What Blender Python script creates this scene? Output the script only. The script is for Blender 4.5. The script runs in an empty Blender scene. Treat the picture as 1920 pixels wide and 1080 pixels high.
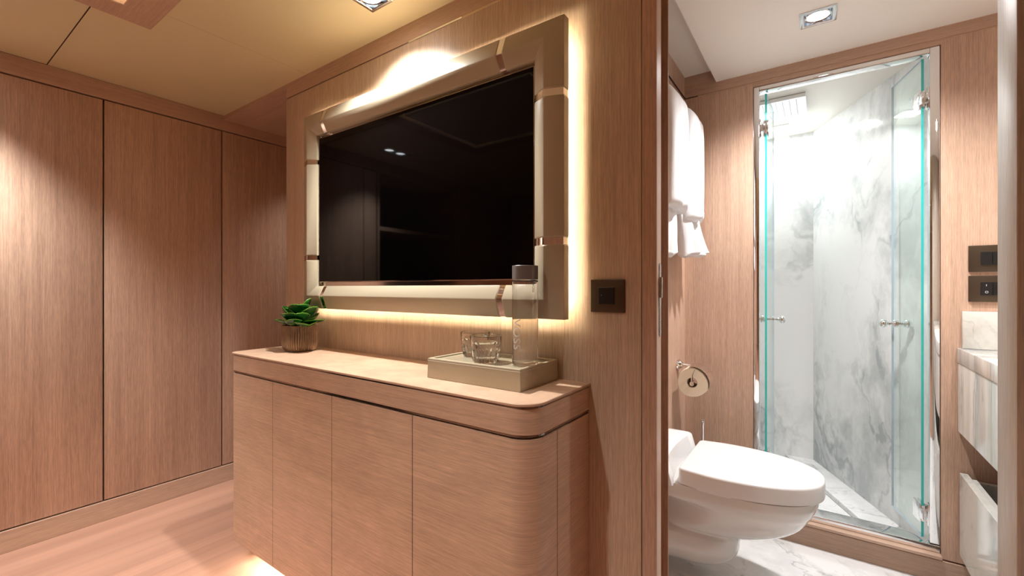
import bpy, bmesh, math, random
from mathutils import Vector, Matrix
random.seed(7)
S = bpy.context.scene
COL = S.collection
PI = math.pi
R = math.radians

# ------------------------------------------------------------------ render look
S.view_settings.view_transform = 'Standard'
S.view_settings.look = 'None'
S.view_settings.gamma = 1.0
S.view_settings.exposure = 0.0
S.view_settings.use_curve_mapping = False
S.cycles.use_denoising = True
S.cycles.max_bounces = 14
S.cycles.transmission_bounces = 12
S.cycles.transparent_max_bounces = 12
S.cycles.sample_clamp_indirect = 6.0
w = bpy.data.worlds.new('world'); S.world = w; w.use_nodes = True
w.node_tree.nodes['Background'].inputs[0].default_value = (0.9, 0.8, 0.7, 1)
w.node_tree.nodes['Background'].inputs[1].default_value = 0.02

def lin(r, g, b):
    f = lambda c: (c/255/12.92) if c/255 <= .04045 else ((c/255+.055)/1.055)**2.4
    return (f(r), f(g), f(b), 1)

# ------------------------------------------------------------------ materials
def newmat(name):
    m = bpy.data.materials.new(name); m.use_nodes = True
    nt = m.node_tree
    return m, nt, nt.nodes['Principled BSDF']

def simple(name, col, rough=.5, metal=0., coat=0., trans=0., ior=1.45, bump=0, bscale=200, spec=None):
    m, nt, p = newmat(name)
    p.inputs['Base Color'].default_value = col
    p.inputs['Roughness'].default_value = rough
    p.inputs['Metallic'].default_value = metal
    p.inputs['Coat Weight'].default_value = coat
    p.inputs['Coat Roughness'].default_value = .05
    p.inputs['Transmission Weight'].default_value = trans
    p.inputs['IOR'].default_value = ior
    if spec is not None: p.inputs['Specular IOR Level'].default_value = spec
    if bump:
        tc = nt.nodes.new('ShaderNodeTexCoord'); n = nt.nodes.new('ShaderNodeTexNoise'); b = nt.nodes.new('ShaderNodeBump')
        n.inputs['Scale'].default_value = bscale; n.inputs['Detail'].default_value = 4
        b.inputs['Strength'].default_value = bump; b.inputs['Distance'].default_value = .002
        nt.links.new(tc.outputs['Object'], n.inputs['Vector']); nt.links.new(n.outputs['Fac'], b.inputs['Height'])
        nt.links.new(b.outputs['Normal'], p.inputs['Normal'])
    return m

def emis(name, col, strength):
    m, nt, p = newmat(name)
    p.inputs['Base Color'].default_value = (.8, .8, .8, 1)
    p.inputs['Emission Color'].default_value = col
    p.inputs['Emission Strength'].default_value = strength
    return m

def wood(name, base, axis='z', contrast=1.0, rough=.42, fine=130., swirl=0.0, spec=.4):
    """limed oak veneer: long fine fibres along one axis, faint broad tone bands"""
    m, nt, p = newmat(name)
    N = nt.nodes.new; L = nt.links.new
    tc = N('ShaderNodeTexCoord')
    long_ = {'x': (0,), 'y': (1,), 'z': (2,), 'xy': (0, 1)}[axis]
    def nz(across, along, detail, off, dist=0.):
        mp = N('ShaderNodeMapping')
        s = [along if q_ in long_ else across for q_ in range(3)]
        mp.inputs['Scale'].default_value = s
        mp.inputs['Location'].default_value = (off, off*1.7, off*.6)
        n = N('ShaderNodeTexNoise'); n.inputs['Scale'].default_value = 1; n.inputs['Detail'].default_value = detail
        n.inputs['Roughness'].default_value = .6; n.inputs['Distortion'].default_value = dist
        L(tc.outputs['Object'], mp.inputs['Vector']); L(mp.outputs['Vector'], n.inputs['Vector'])
        return n
    a = nz(fine*2.2, 3.5, 3, 3.1)
    b = nz(fine*.22, .55, 4, 9.2, .3)
    c = nz(4.5, .5+swirl*1.2, 3, 21., swirl)
    d = nz(fine*2.6, 22, 2, 5.)
    def ramp(n, lo, hi):
        r = N('ShaderNodeMapRange'); r.inputs['From Min'].default_value = .3; r.inputs['From Max'].default_value = .7
        r.inputs['To Min'].default_value = lo; r.inputs['To Max'].default_value = hi
        L(n.outputs['Fac'], r.inputs['Value']); return r
    k = contrast
    fs = [ramp(a, 1-.10*k, 1+.10*k), ramp(b, 1-.055*k, 1+.055*k), ramp(c, 1-.07*k, 1+.07*k), ramp(d, 1-.09*k, 1+.09*k)]
    cur = fs[0].outputs[0]
    for f in fs[1:]:
        mu = N('ShaderNodeMath'); mu.operation = 'MULTIPLY'; L(cur, mu.inputs[0]); L(f.outputs[0], mu.inputs[1]); cur = mu.outputs[0]
    v = N('ShaderNodeVectorMath'); v.operation = 'SCALE'; v.inputs[0].default_value = base[:3]
    L(cur, v.inputs['Scale'])
    hs = N('ShaderNodeMix'); hs.data_type = 'RGBA'; hs.blend_type = 'MULTIPLY'
    hs.inputs['Factor'].default_value = .6
    tone = N('ShaderNodeMix'); tone.data_type = 'RGBA'
    tone.inputs[6].default_value = (1.03, .97, .93, 1); tone.inputs[7].default_value = (.98, 1.02, 1.02, 1)
    L(b.outputs['Fac'], tone.inputs['Factor'])
    L(v.outputs[0], hs.inputs[6]); L(tone.outputs[2], hs.inputs[7])
    L(hs.outputs[2], p.inputs['Base Color'])
    p.inputs['Roughness'].default_value = rough
    p.inputs['Specular IOR Level'].default_value = spec
    bp = N('ShaderNodeBump'); bp.inputs['Strength'].default_value = .12; bp.inputs['Distance'].default_value = .001
    L(a.outputs['Fac'], bp.inputs['Height']); L(bp.outputs['Normal'], p.inputs['Normal'])
    return m

def marble(name, scale=1.6, base=(.86, .87, .86), vein=(.40, .42, .43), rough=.08, cloud=.55, squash=(1, 1, 1), veinamt=.6, off=0., warm=0.):
    m, nt, p = newmat(name)
    N = nt.nodes.new; L = nt.links.new
    tc = N('ShaderNodeTexCoord'); mp = N('ShaderNodeMapping'); mp.inputs['Scale'].default_value = squash
    mp.inputs['Location'].default_value = (off, off*.7, off*1.3)
    mp.inputs['Rotation'].default_value = (.2, .35, .25)
    L(tc.outputs['Object'], mp.inputs['Vector'])
    # domain warp
    wn = N('ShaderNodeTexNoise'); wn.inputs['Scale'].default_value = scale*.9; wn.inputs['Detail'].default_value = 5; wn.inputs['Roughness'].default_value = .55
    L(mp.outputs[0], wn.inputs['Vector'])
    sub = N('ShaderNodeVectorMath'); sub.operation = 'SUBTRACT'; sub.inputs[1].default_value = (.5, .5, .5); L(wn.outputs['Color'], sub.inputs[0])
    sc = N('ShaderNodeVectorMath'); sc.operation = 'SCALE'; sc.inputs['Scale'].default_value = .9; L(sub.outputs[0], sc.inputs[0])
    ad = N('ShaderNodeVectorMath'); ad.operation = 'ADD'; L(mp.outputs[0], ad.inputs[0]); L(sc.outputs[0], ad.inputs[1])
    cl = N('ShaderNodeTexNoise'); cl.inputs['Scale'].default_value = scale*1.1; cl.inputs['Detail'].default_value = 7; cl.inputs['Roughness'].default_value = .62
    L(ad.outputs[0], cl.inputs['Vector'])
    cr = N('ShaderNodeMapRange'); cr.interpolation_type = 'SMOOTHSTEP'
    cr.inputs['From Min'].default_value = .44; cr.inputs['From Max'].default_value = .66
    cr.inputs['To Min'].default_value = 0; cr.inputs['To Max'].default_value = cloud
    L(cl.outputs['Fac'], cr.inputs['Value'])
    vn = N('ShaderNodeTexNoise'); vn.inputs['Scale'].default_value = scale*1.7; vn.inputs['Detail'].default_value = 6; vn.inputs['Roughness'].default_value = .5
    L(ad.outputs[0], vn.inputs['Vector'])
    s1 = N('ShaderNodeMath'); s1.operation = 'SUBTRACT'; s1.inputs[1].default_value = .5; L(vn.outputs['Fac'], s1.inputs[0])
    ab = N('ShaderNodeMath'); ab.operation = 'ABSOLUTE'; L(s1.outputs[0], ab.inputs[0])
    vr = N('ShaderNodeMapRange'); vr.interpolation_type = 'SMOOTHSTEP'
    vr.inputs['From Min'].default_value = 0; vr.inputs['From Max'].default_value = .028
    vr.inputs['To Min'].default_value = veinamt; vr.inputs['To Max'].default_value = 0
    L(ab.outputs[0], vr.inputs['Value'])
    gate = N('ShaderNodeMath'); gate.operation = 'MULTIPLY'; L(vr.outputs[0], gate.inputs[0])
    gr = N('ShaderNodeMapRange'); gr.inputs['From Min'].default_value = .4; gr.inputs['From Max'].default_value = .6; L(cl.outputs['Fac'], gr.inputs['Value']); L(gr.outputs[0], gate.inputs[1])
    sm = N('ShaderNodeMath'); sm.operation = 'ADD'; sm.use_clamp = True; L(cr.outputs[0], sm.inputs[0]); L(gate.outputs[0], sm.inputs[1])
    mx = N('ShaderNodeMix'); mx.data_type = 'RGBA'
    mx.inputs[6].default_value = (*base, 1); mx.inputs[7].default_value = (*vein, 1)
    L(sm.outputs[0], mx.inputs['Factor'])
    out = mx.outputs[2]
    if warm:
        wnz = N('ShaderNodeTexNoise'); wnz.inputs['Scale'].default_value = scale*.8; wnz.inputs['Detail'].default_value = 3
        L(ad.outputs[0], wnz.inputs['Vector'])
        wr = N('ShaderNodeMapRange'); wr.inputs['From Min'].default_value = .5; wr.inputs['From Max'].default_value = .7; wr.inputs['To Max'].default_value = warm
        L(wnz.outputs['Fac'], wr.inputs['Value'])
        m2 = N('ShaderNodeMix'); m2.data_type = 'RGBA'; m2.inputs[7].default_value = (.62, .52, .40, 1)
        L(out, m2.inputs[6]); L(wr.outputs[0], m2.inputs['Factor']); out = m2.outputs[2]
    L(out, p.inputs['Base Color'])
    p.inputs['Roughness'].default_value = rough
    p.inputs['Specular IOR Level'].default_value = .45
    return m

def pane_mat(name, tint):
    """flat clear glass: fresnel mirror over a faint tint"""
    m = bpy.data.materials.new(name); m.use_nodes = True
    nt = m.node_tree; nt.nodes.clear(); N = nt.nodes.new; L = nt.links.new
    o = N('ShaderNodeOutputMaterial'); mx = N('ShaderNodeMixShader'); tr = N('ShaderNodeBsdfTransparent'); g = N('ShaderNodeBsdfGlossy')
    lw = N('ShaderNodeLayerWeight'); lw.inputs['Blend'].default_value = .5
    pw = N('ShaderNodeMath'); pw.operation = 'POWER'; pw.inputs[1].default_value = 5; L(lw.outputs['Facing'], pw.inputs[0])
    f = N('ShaderNodeMath'); f.operation = 'MULTIPLY_ADD'; f.inputs[1].default_value = .9; f.inputs[2].default_value = .03; L(pw.outputs[0], f.inputs[0])
    g.inputs['Roughness'].default_value = 0.0; g.inputs['Color'].default_value = (.95, 1, .98, 1)
    tr.inputs['Color'].default_value = tint
    L(f.outputs[0], mx.inputs[0]); L(tr.outputs[0], mx.inputs[1]); L(g.outputs[0], mx.inputs[2]); L(mx.outputs[0], o.inputs[0])
    return m

WOODB = lin(196, 164, 143)
M = {}
M['wood_v'] = wood('oak_vertical_grain', WOODB, 'z', 1.5)
M['wood_warm'] = wood('oak_vertical_grain_tv_wall', lin(194, 170, 147), 'z', 1.5)
M['wood_h'] = wood('oak_horizontal_grain', lin(198, 167, 142), 'xy', 1.2, swirl=2.0)
M['wood_hy'] = wood('oak_grain_along_depth', lin(196, 164, 143), 'y')
M['wood_hx'] = wood('oak_grain_across', lin(196, 164, 143), 'x')
M['wood_slot_shade'] = wood('oak_darkened_as_slot_shadow', lin(120, 66, 34), 'z')  # reddish dark tone stands for the shadow inside the slot
M['wood_grey'] = wood('grey_oak_vertical_grain', lin(178, 166, 152), 'z', 1.4)
M['ceiling'] = simple('cream_ceiling_lacquer', lin(222, 210, 172), .28, spec=.35, bump=.03, bscale=25)
M['ceiling_bath'] = simple('off_white_ceiling_paint', lin(240, 236, 228), .5)
M['leather'] = simple('taupe_leather', lin(188, 178, 154), .30, bump=.06, bscale=500)
M['leather_tray'] = simple('greige_leather', lin(180, 168, 144), .4, bump=.05, bscale=400)
M['tray_floor'] = simple('glossy_greige_tray_lining', lin(190, 182, 156), .08, coat=.6)
M['chrome'] = simple('polished_chrome', (.86, .86, .87, 1), .04, 1.)
M['steel'] = simple('satin_steel', (.7, .7, .7, 1), .22, 1.)
M['chrome_dark'] = simple('smoked_chrome', (.35, .30, .26, 1), .12, 1.)
M['rim'] = simple('glossy_bronze_mirror', (.50, .42, .36, 1), .1, 1.)
M['screen'] = simple('black_screen_glass', (.0015, .0010, .0010, 1), .035, spec=.14)
M['black'] = simple('black_plastic', (.012, .012, .012, 1), .3)
M['bronze'] = simple('brushed_bronze_plate', lin(86, 72, 58), .35, .7)
M['gap'] = simple('dark_shadow_joint', lin(52, 30, 18), .8)
M['grey_cap'] = simple('grey_satin_plastic', lin(128, 126, 126), .32, .35)
M['glass'] = simple('clear_glass', (1, 1, 1, 1), 0., trans=1., ior=1.45)
M['water'] = simple('still_water', (1, 1, 1, 1), 0., trans=1., ior=1.33)
M['pane'] = pane_mat('shower_pane_glass', (.95, .985, .975, 1))
M['edge'] = simple('teal_glass_edge', (.03, .50, .46, 1), .15, trans=.25, spec=.6)
M['porcelain'] = simple('white_porcelain', (.76, .735, .70, 1), .06, coat=.5, spec=.5)
M['plastic_white'] = simple('white_seat_plastic', (.86, .86, .86, 1), .16)
M['terry'] = simple('white_terry_cloth', (.80, .79, .80, 1), .95, bump=.5, bscale=420)
M['paper'] = simple('cream_tissue_paper', lin(226, 212, 188), .9, bump=.2, bscale=200)
M['cardboard'] = simple('grey_cardboard_core', lin(150, 128, 104), .9)
M['soil'] = simple('dark_soil', (.02, .012, .008, 1), .9, bump=1, bscale=200)
M['marble_sh'] = marble('white_marble_grey_clouds', 1.35, vein=(.40, .43, .44), cloud=.85, veinamt=.45, squash=(1, 1, .8), off=3.3)
M['marble_sh2'] = marble('white_marble_soft_clouds', 1.25, vein=(.42, .44, .44), cloud=.85, veinamt=.5, squash=(1, 1, .8), off=6.4)
M['marble_fl'] = marble('white_floor_marble', 2.3, base=(.88, .88, .88), vein=(.42, .42, .43), rough=.12, cloud=.34, veinamt=.6, off=5.)
M['marble_van'] = marble('striped_white_green_marble', 2.0, base=(.80, .80, .77), vein=(.42, .45, .43), rough=.1, cloud=.7, squash=(1.5, 3.4, .5), off=1.7, warm=.6)
M['marble_box'] = marble('greenish_grey_marble', 2.4, base=(.68, .68, .64), vein=(.38, .38, .35), rough=.08, cloud=.6, off=8., warm=.35)
M['print'] = simple('dark_grey_printed_lettering', (.03, .03, .03, 1), .5)
M['etch'] = simple('pale_grey_printed_lettering', (.62, .62, .60, 1), .6)
M['led'] = emis('warm_led_strip', (1, .87, .64, 1), 62)
M['led_floor'] = emis('warm_white_led_strip', (1, .88, .70, 1), 120)
M['led_hatch'] = emis('warm_led_line', (1, .80, .52, 1), 5)
M['lamp'] = emis('cool_white_lamp', (.92, .97, 1, 1), 30)
M['lamp_sh'] = emis('white_shower_lamp', (1, 1, 1, 1), 12)
M['opal'] = simple('opal_white_glass', (.8, .8, .78, 1), .2)
M['socket_dark'] = simple('dark_housing', lin(60, 66, 72), .4, .6)

# leaf
m, nt, p = newmat('glossy_green_leaf')
tc = nt.nodes.new('ShaderNodeTexCoord'); nz = nt.nodes.new('ShaderNodeTexNoise'); nz.inputs['Scale'].default_value = 28
rp = nt.nodes.new('ShaderNodeValToRGB'); rp.color_ramp.elements[0].position = .35; rp.color_ramp.elements[0].color = (.004, .055, .010, 1)
rp.color_ramp.elements[1].position = .7; rp.color_ramp.elements[1].color = (.022, .16, .016, 1)
nt.links.new(tc.outputs['Object'], nz.inputs['Vector']); nt.links.new(nz.outputs['Fac'], rp.inputs['Fac']); nt.links.new(rp.outputs['Color'], p.inputs['Base Color'])
p.inputs['Roughness'].default_value = .22; p.inputs['Coat Weight'].default_value = .4
M['leaf'] = m
M['leaf_rim'] = simple('lime_leaf_rim', (.20, .42, .03, 1), .35)

# pot
m, nt, p = newmat('weathered_bronze_ribbed_glaze')
tc = nt.nodes.new('ShaderNodeTexCoord'); nz = nt.nodes.new('ShaderNodeTexNoise'); nz.inputs['Scale'].default_value = 22; nz.inputs['Detail'].default_value = 6
rp = nt.nodes.new('ShaderNodeValToRGB'); rp.color_ramp.elements[0].position = .25; rp.color_ramp.elements[0].color = lin(116, 98, 84)
rp.color_ramp.elements[1].position = .72; rp.color_ramp.elements[1].color = lin(170, 144, 116)
nt.links.new(tc.outputs['Object'], nz.inputs['Vector']); nt.links.new(nz.outputs['Fac'], rp.inputs['Fac']); nt.links.new(rp.outputs['Color'], p.inputs['Base Color'])
p.inputs['Roughness'].default_value = .38; p.inputs['Metallic'].default_value = .55
M['pot'] = m

# floor planks (run along y)
m, nt, p = newmat('pinkish_oak_floor_boards')
N = nt.nodes.new; L = nt.links.new
tc = N('ShaderNodeTexCoord'); sep = N('ShaderNodeSeparateXYZ'); L(tc.outputs['Object'], sep.inputs[0])
def mth(op, a, b=None):
    n = N('ShaderNodeMath'); n.operation = op
    for i, v in enumerate((a, b)):
        if v is None: continue
        if isinstance(v, (int, float)): n.inputs[i].default_value = v
        else: L(v, n.inputs[i])
    return n.outputs[0]
bd = mth('DIVIDE', sep.outputs[0], .062)
bi = mth('FLOOR', bd)
wn = N('ShaderNodeTexWhiteNoise'); wn.noise_dimensions = '1D'; L(bi, wn.inputs['W'])
mp = N('ShaderNodeMapping'); mp.inputs['Scale'].default_value = (70, 1.3, 1); L(tc.outputs['Object'], mp.inputs[0])
n1 = N('ShaderNodeTexNoise'); n1.inputs['Scale'].default_value = 1; n1.inputs['Detail'].default_value = 4; L(mp.outputs[0], n1.inputs['Vector'])
mp2 = N('ShaderNodeMapping'); mp2.inputs['Scale'].default_value = (12, .8, 1); L(tc.outputs['Object'], mp2.inputs[0])
n2 = N('ShaderNodeTexNoise'); n2.inputs['Scale'].default_value = 1; n2.inputs['Detail'].default_value = 3; L(mp2.outputs[0], n2.inputs['Vector'])
s = mth('ADD', mth('MULTIPLY', wn.outputs['Value'], .16), mth('ADD', mth('MULTIPLY', n1.outputs['Fac'], .22), mth('MULTIPLY', n2.outputs['Fac'], .55)))
s = mth('ADD', s, .52)
v = N('ShaderNodeVectorMath'); v.operation = 'SCALE'; v.inputs[0].default_value = lin(190, 146, 124)[:3]; L(s, v.inputs['Scale'])
L(v.outputs[0], p.inputs['Base Color']); p.inputs['Roughness'].default_value = .34
M['floor'] = m

# ------------------------------------------------------------------ geometry helpers
def finish(name, bm, mat, smooth=40, recalc=True):
    if recalc: bmesh.ops.recalc_face_normals(bm, faces=bm.faces)
    me = bpy.data.meshes.new(name); bm.to_mesh(me); bm.free()
    mats = mat if isinstance(mat, (list, tuple)) else [mat]
    for x in mats: me.materials.append(x)
    if smooth:
        for p_ in me.polygons: p_.use_smooth = True
        me.set_sharp_from_angle(angle=R(smooth))
    return me

BASE = {}     # world location of every object's origin
def obj(name, bm, mat, parent=None, smooth=28, recalc=True):
    """bm is in world coordinates; a child shares its thing's base, a top-level mesh gets its own"""
    me = finish(name, bm, mat, smooth, recalc)
    o = bpy.data.objects.new(name, me); COL.objects.link(o)
    if parent is not None:
        o.parent = parent; b = BASE[parent]
        me.transform(Matrix.Translation(-b)); BASE[o] = b
    else:
        xs = [v.co for v in me.vertices]
        b = Vector(((min(c.x for c in xs)+max(c.x for c in xs))/2, (min(c.y for c in xs)+max(c.y for c in xs))/2, min(c.z for c in xs)))
        me.transform(Matrix.Translation(-b)); o.location = b; BASE[o] = b
    return o
def tag(o, label, cat, group=None):
    o['label'] = label; o['category'] = cat
    if group: o['group'] = group
    return o
def thing(name, label, cat, loc, group=None):
    o = bpy.data.objects.new(name, None); COL.objects.link(o); o.location = loc; o.empty_display_size = .1
    BASE[o] = Vector(loc)
    return tag(o, label, cat, group)
def struct(name, bm, mat, smooth=28):
    o = obj(name, bm, mat, None, smooth); o['kind'] = 'structure'; return o

def box(bm, x0, x1, y0, y1, z0, z1, bev=0., seg=2, mi=0):
    t = bmesh.new()
    r = bmesh.ops.create_cube(t, size=1)
    for v in t.verts:
        v.co = Vector(((x0+x1)/2 + v.co.x*(x1-x0), (y0+y1)/2 + v.co.y*(y1-y0), (z0+z1)/2 + v.co.z*(z1-z0)))
    if bev: bmesh.ops.bevel(t, geom=t.edges[:], offset=bev, segments=seg, profile=.5, affect='EDGES')
    merge(bm, t, mi); return bm
def merge(bm, t, mi=0, mat=None):
    vm = {}
    for v in t.verts: vm[v] = bm.verts.new(mat @ v.co if mat else v.co)
    for f in t.faces:
        try: nf = bm.faces.new([vm[v] for v in f.verts]); nf.material_index = mi if mi else f.material_index
        except ValueError: pass
    t.free()
def B(*a, **k):
    bm = bmesh.new(); box(bm, *a, **k); return bm
def loft(bm, rings, cap=(True, True), closed=True, mi=0):
    vr = [[bm.verts.new(p_) for p_ in r] for r in rings]
    n = len(vr[0])
    for i in range(len(vr)-1):
        for j in range(n if closed else n-1):
            k = (j+1) % n
            f = bm.faces.new([vr[i][j], vr[i][k], vr[i+1][k], vr[i+1][j]]); f.material_index = mi
    if cap[0]: bm.faces.new(list(reversed(vr[0]))).material_index = mi
    if cap[1]: bm.faces.new(vr[-1]).material_index = mi
    return bm
def lathe(bm, prof, c, axis='z', n=40, mi=0, cap=(False, False)):
    """prof = [(radius, height)]"""
    rings = []
    for r, h in prof:
        ring = []
        for i in range(n):
            a = 2*PI*i/n; x, y = max(r, 1e-5)*math.cos(a), max(r, 1e-5)*math.sin(a)
            if axis == 'z': q = (x, y, h)
            elif axis == 'y': q = (x, h, y)
            else: q = (h, x, y)
            ring.append(Vector(c)+Vector(q))
        rings.append(ring)
    return loft(bm, rings, cap, mi=mi)
def tube(bm, pts, r, n=12, mi=0):
    pts = [Vector(p_) for p_ in pts]; rings = []
    up = None
    for i, p_ in enumerate(pts):
        d = (pts[min(i+1, len(pts)-1)]-pts[max(i-1, 0)]).normalized()
        if up is None:
            up = Vector((0, 0, 1)) if abs(d.z) < .9 else Vector((1, 0, 0))
        s_ = d.cross(up).normalized(); up = s_.cross(d).normalized()
        rr = r[i] if isinstance(r, (list, tuple)) else r
        rings.append([p_ + (s_*math.cos(2*PI*k/n) + up*math.sin(2*PI*k/n))*rr for k in range(n)])
    return loft(bm, rings, mi=mi)
def prism(bm, poly, z0, z1, mi=0):
    return loft(bm, [[(x, y, z0) for x, y in poly], [(x, y, z1) for x, y in poly]], mi=mi)
def arc(cx, cy, r, a0, a1, n=10):
    return [(cx + r*math.cos(R(a0+(a1-a0)*i/n)), cy + r*math.sin(R(a0+(a1-a0)*i/n))) for i in range(n+1)]

# ------------------------------------------------------------------ key dimensions (metres)
EYE = 1.10
H = 2.077            # cabin and bathroom ceiling
XW = -2.775          # wardrobe face
YT = 1.117           # television wall face
YB = 1.216           # bathroom side of that wall
YS = 2.27            # shower wall face
XL = -.546           # bathroom left wall
XJ = -.335           # left door jamb
XR = .277            # right door jamb
XV = .95             # bathroom right wall

# camera
cam = bpy.data.cameras.new('camera'); co = bpy.data.objects.new('camera', cam); COL.objects.link(co)
cam.sensor_width = 36; cam.lens = 827/1920*36; cam.clip_start = .02
co.location = (0, 0, EYE); co.rotation_euler = (R(90), 0, R(34.9)); S.camera = co

# ------------------------------------------------------------------ shell of the cabin
o = struct('floor', B(-3.5, 1.3, -1.9, YB-.03, -.06, 0), M['floor'])
o = struct('floor.001', B(-.6, XV+.05, YB-.03, YS+.02, -.06, 0), M['marble_fl'])
XG = -1.93
bm = bmesh.new()   # cabin ceiling, opening for the hatch and downlights kept solid above fixtures
def ceil_with_holes(bm, x0, x1, y0, y1, holes, z0, z1):
    xs = sorted({x0, x1, *[h[0] for h in holes], *[h[1] for h in holes]})
    ys = sorted({y0, y1, *[h[2] for h in holes], *[h[3] for h in holes]})
    xs = [x for x in xs if x0 <= x <= x1]; ys = [y for y in ys if y0 <= y <= y1]
    def solid(i, j):
        if i < 0 or j < 0 or i >= len(xs)-1 or j >= len(ys)-1: return False
        cx, cy = (xs[i]+xs[i+1])/2, (ys[j]+ys[j+1])/2
        return not any(h[0] < cx < h[1] and h[2] < cy < h[3] for h in holes)
    V = {}
    def vv(x, y, z):
        k = (round(x, 5), round(y, 5), z)
        if k not in V: V[k] = bm.verts.new((x, y, z))
        return V[k]
    for i in range(len(xs)-1):
        for j in range(len(ys)-1):
            if not solid(i, j): continue
            a, b, c, d = (xs[i], ys[j]), (xs[i+1], ys[j]), (xs[i+1], ys[j+1]), (xs[i], ys[j+1])
            bm.faces.new([vv(*q, z1) for q in (a, b, c, d)])
            bm.faces.new([vv(*q, z0) for q in (d, c, b, a)])
            for (di, dj, p_, q_) in ((0, -1, a, b), (1, 0, b, c), (0, 1, c, d), (-1, 0, d, a)):
                if not solid(i+di, j+dj):
                    bm.faces.new([vv(*p_, z0), vv(*q_, z0), vv(*q_, z1), vv(*p_, z1)])
HX0, HX1, HY0, HY1 = -2.05, -.95, -.32, .58
DL = [(-1.241, .943), (-2.51, .065), (-2.51, -.035), (-.75, -.15), (-1.45, -.80)]
DS = .055
holes = [(HX0+.02, HX1-.02, HY0+.02, HY1-.02)] + [(x-.045, x+.045, y-.045, y+.045) for x, y in DL]
ceil_with_holes(bm, XW-.1, 1.3, -1.9, YB, holes, H, H+.12)
struct('ceiling', bm, M['ceiling'])
# fine joints in the cabin ceiling (thin dark reveals)
bm = bmesh.new(); box(bm, XW, HX0, .4165, .4195, H-.0012, H+.001); box(bm, XW+.001, XW+.004, -.9, .418, H-.0012, H+.001)
struct('trim_1', bm, M['gap'])
struct('trim_2', B(-1.9175, -1.9165, HY1+.002, YT-.01, H-.0006, H+.001), simple('pale_joint', lin(214, 194, 156), .4))

# television wall with its left end at the recess
XE = -2.10
bm = bmesh.new(); box(bm, XE, XJ-.04, YT, YB, 0, 2.005, .0008, 1)
wall = struct('wall_front', bm, M['wood_warm'])
struct('trim_3', B(XE, XJ-.04, YT, YB, 2.0095, H), M['wood_hx'])            # band over the wall
struct('trim_4', B(XE, XJ-.04, YT+.006, YB-.01, 2.004, 2.0105), M['gap'])
# recess beside the wardrobe: lowered soffit and end wall
struct('ceiling.001', B(XW, XE, YT, 2.2, H-.024, H+.1), M['wood_hx'])
struct('wall_left', B(XW-.1, XE+.1, 2.2, 2.3, 0, H), M['wood_v'])
struct('wall_left.001', B(XE, XE+.06, YB, 2.2, 0, H), M['wood_v'])
# rear and right walls behind the camera
struct('wall_rear', B(-3.5, 1.3, -1.9, -1.8, 0, H), M['wood_v'])
struct('wall_right', B(1.2, 1.3, -1.8, YB-.1, 0, H), M['wood_v'])

# ------------------------------------------------------------------ built-in wardrobe
wd = thing('wardrobe', 'floor-to-ceiling oak built-in wardrobe with flat handleless doors left of the console', 'wardrobe', (XW-.2, .6, 0))
obj('carcass', B(XW-.40, XW-.026, -.03, 2.19, .02, H-.002), M['gap'], wd)
zb, zt = 1.10-1.0085+.006, 1.10+.892-.004
seams = [-.03, .085, .605, 1.108, 1.61, 2.11]
for a, b in zip(seams[:-1], seams[1:]):
    obj('door', B(XW-.024, XW, a+.003, b-.003, zb, zt, .0012, 2), M['wood_v'], wd)
obj('cornice', B(XW-.025, XW+.004, -.03, 2.19, 1.10+.894, H-.001, .001, 1), M['wood_hy'], wd)
bm = bmesh.new(); box(bm, XW-.025, XW+.006, -.028, 2.19, 0.0, 1.10-1.0085, .0015, 1)
obj('plinth', bm, M['wood_hy'], wd)
# open dark shelving further along the same side
oc = thing('open_cabinet', 'dark open shelving in the oak wall side, seen only mirrored in the screen', 'cabinet', (XW-.2, -.45, 0))
bm = bmesh.new()
box(bm, XW-.45, XW-.40, -.93, -.04, 0, 1.99)
obj('back_panel', bm, M['black'], oc)
bm = bmesh.new(); box(bm, XW-.40, XW, -.06, -.04, 0, 1.99); obj('side_panel', bm, M['wood_v'], oc)
bm = bmesh.new(); box(bm, XW-.40, XW, -.93, -.91, 0, 1.99); obj('side_panel', bm, M['wood_v'], oc)
obj('shelf', B(XW-.40, XW, -.91, -.06, 1.545, 1.575), M['wood_hy'], oc)
obj('lower_panel', B(XW-.02, XW, -.91, -.06, 0, 1.18), M['black'], oc)
struct('wall_left.002', B(-3.5, XW, -1.8, -.94, 0, H), M['wood_v'])
struct('trim_5', B(XW-.45, XW, -.93, -.032, 1.995, H), M['wood_v'])

# ------------------------------------------------------------------ ceiling hatch with led cove
ht = thing('ceiling_hatch', 'square oak-framed ceiling hatch with white glass, cut by the top left edge', 'hatch', ((HX0+HX1)/2, (HY0+HY1)/2, H))
bm = bmesh.new()
def rect_frame(bm, x0, x1, y0, y1, wd_, z0, z1, bev=0.003, bias=0.):
    # mitred frame by lofting a profile round the four corners
    prof = [(0, z1), (0, z0+bev), (bev, z0), (wd_-bev, z0), (wd_, z0+bev), (wd_, z1)]
    rings = []
    for (cx, cy, sx, sy) in ((x0, y0, 1, 1), (x1, y0, -1, 1), (x1, y1, -1, -1), (x0, y1, 1, -1)):
        rings.append([(cx+sx*w_, cy+sy*w_, z_) for w_, z_ in prof])
    rings.append(rings[0])
    loft(bm, rings, (False, False), closed=False)
rect_frame(bm, HX0, HX1, HY0, HY1, .105, H-.014, H+.05)
bmesh.ops.remove_doubles(bm, verts=bm.verts[:], dist=1e-5)
obj('frame', bm, M['wood_hx'], ht)
obj('glass_panel', B(HX0+.13, HX1-.13, HY0+.13, HY1-.13, H-.006, H+.004, .002, 1), M['opal'], ht)
bm = bmesh.new()
rect_frame(bm, HX0+.107, HX1-.107, HY0+.107, HY1-.107, .018, H+.02, H+.03, .001)
bmesh.ops.remove_doubles(bm, verts=bm.verts[:], dist=1e-5)
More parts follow.
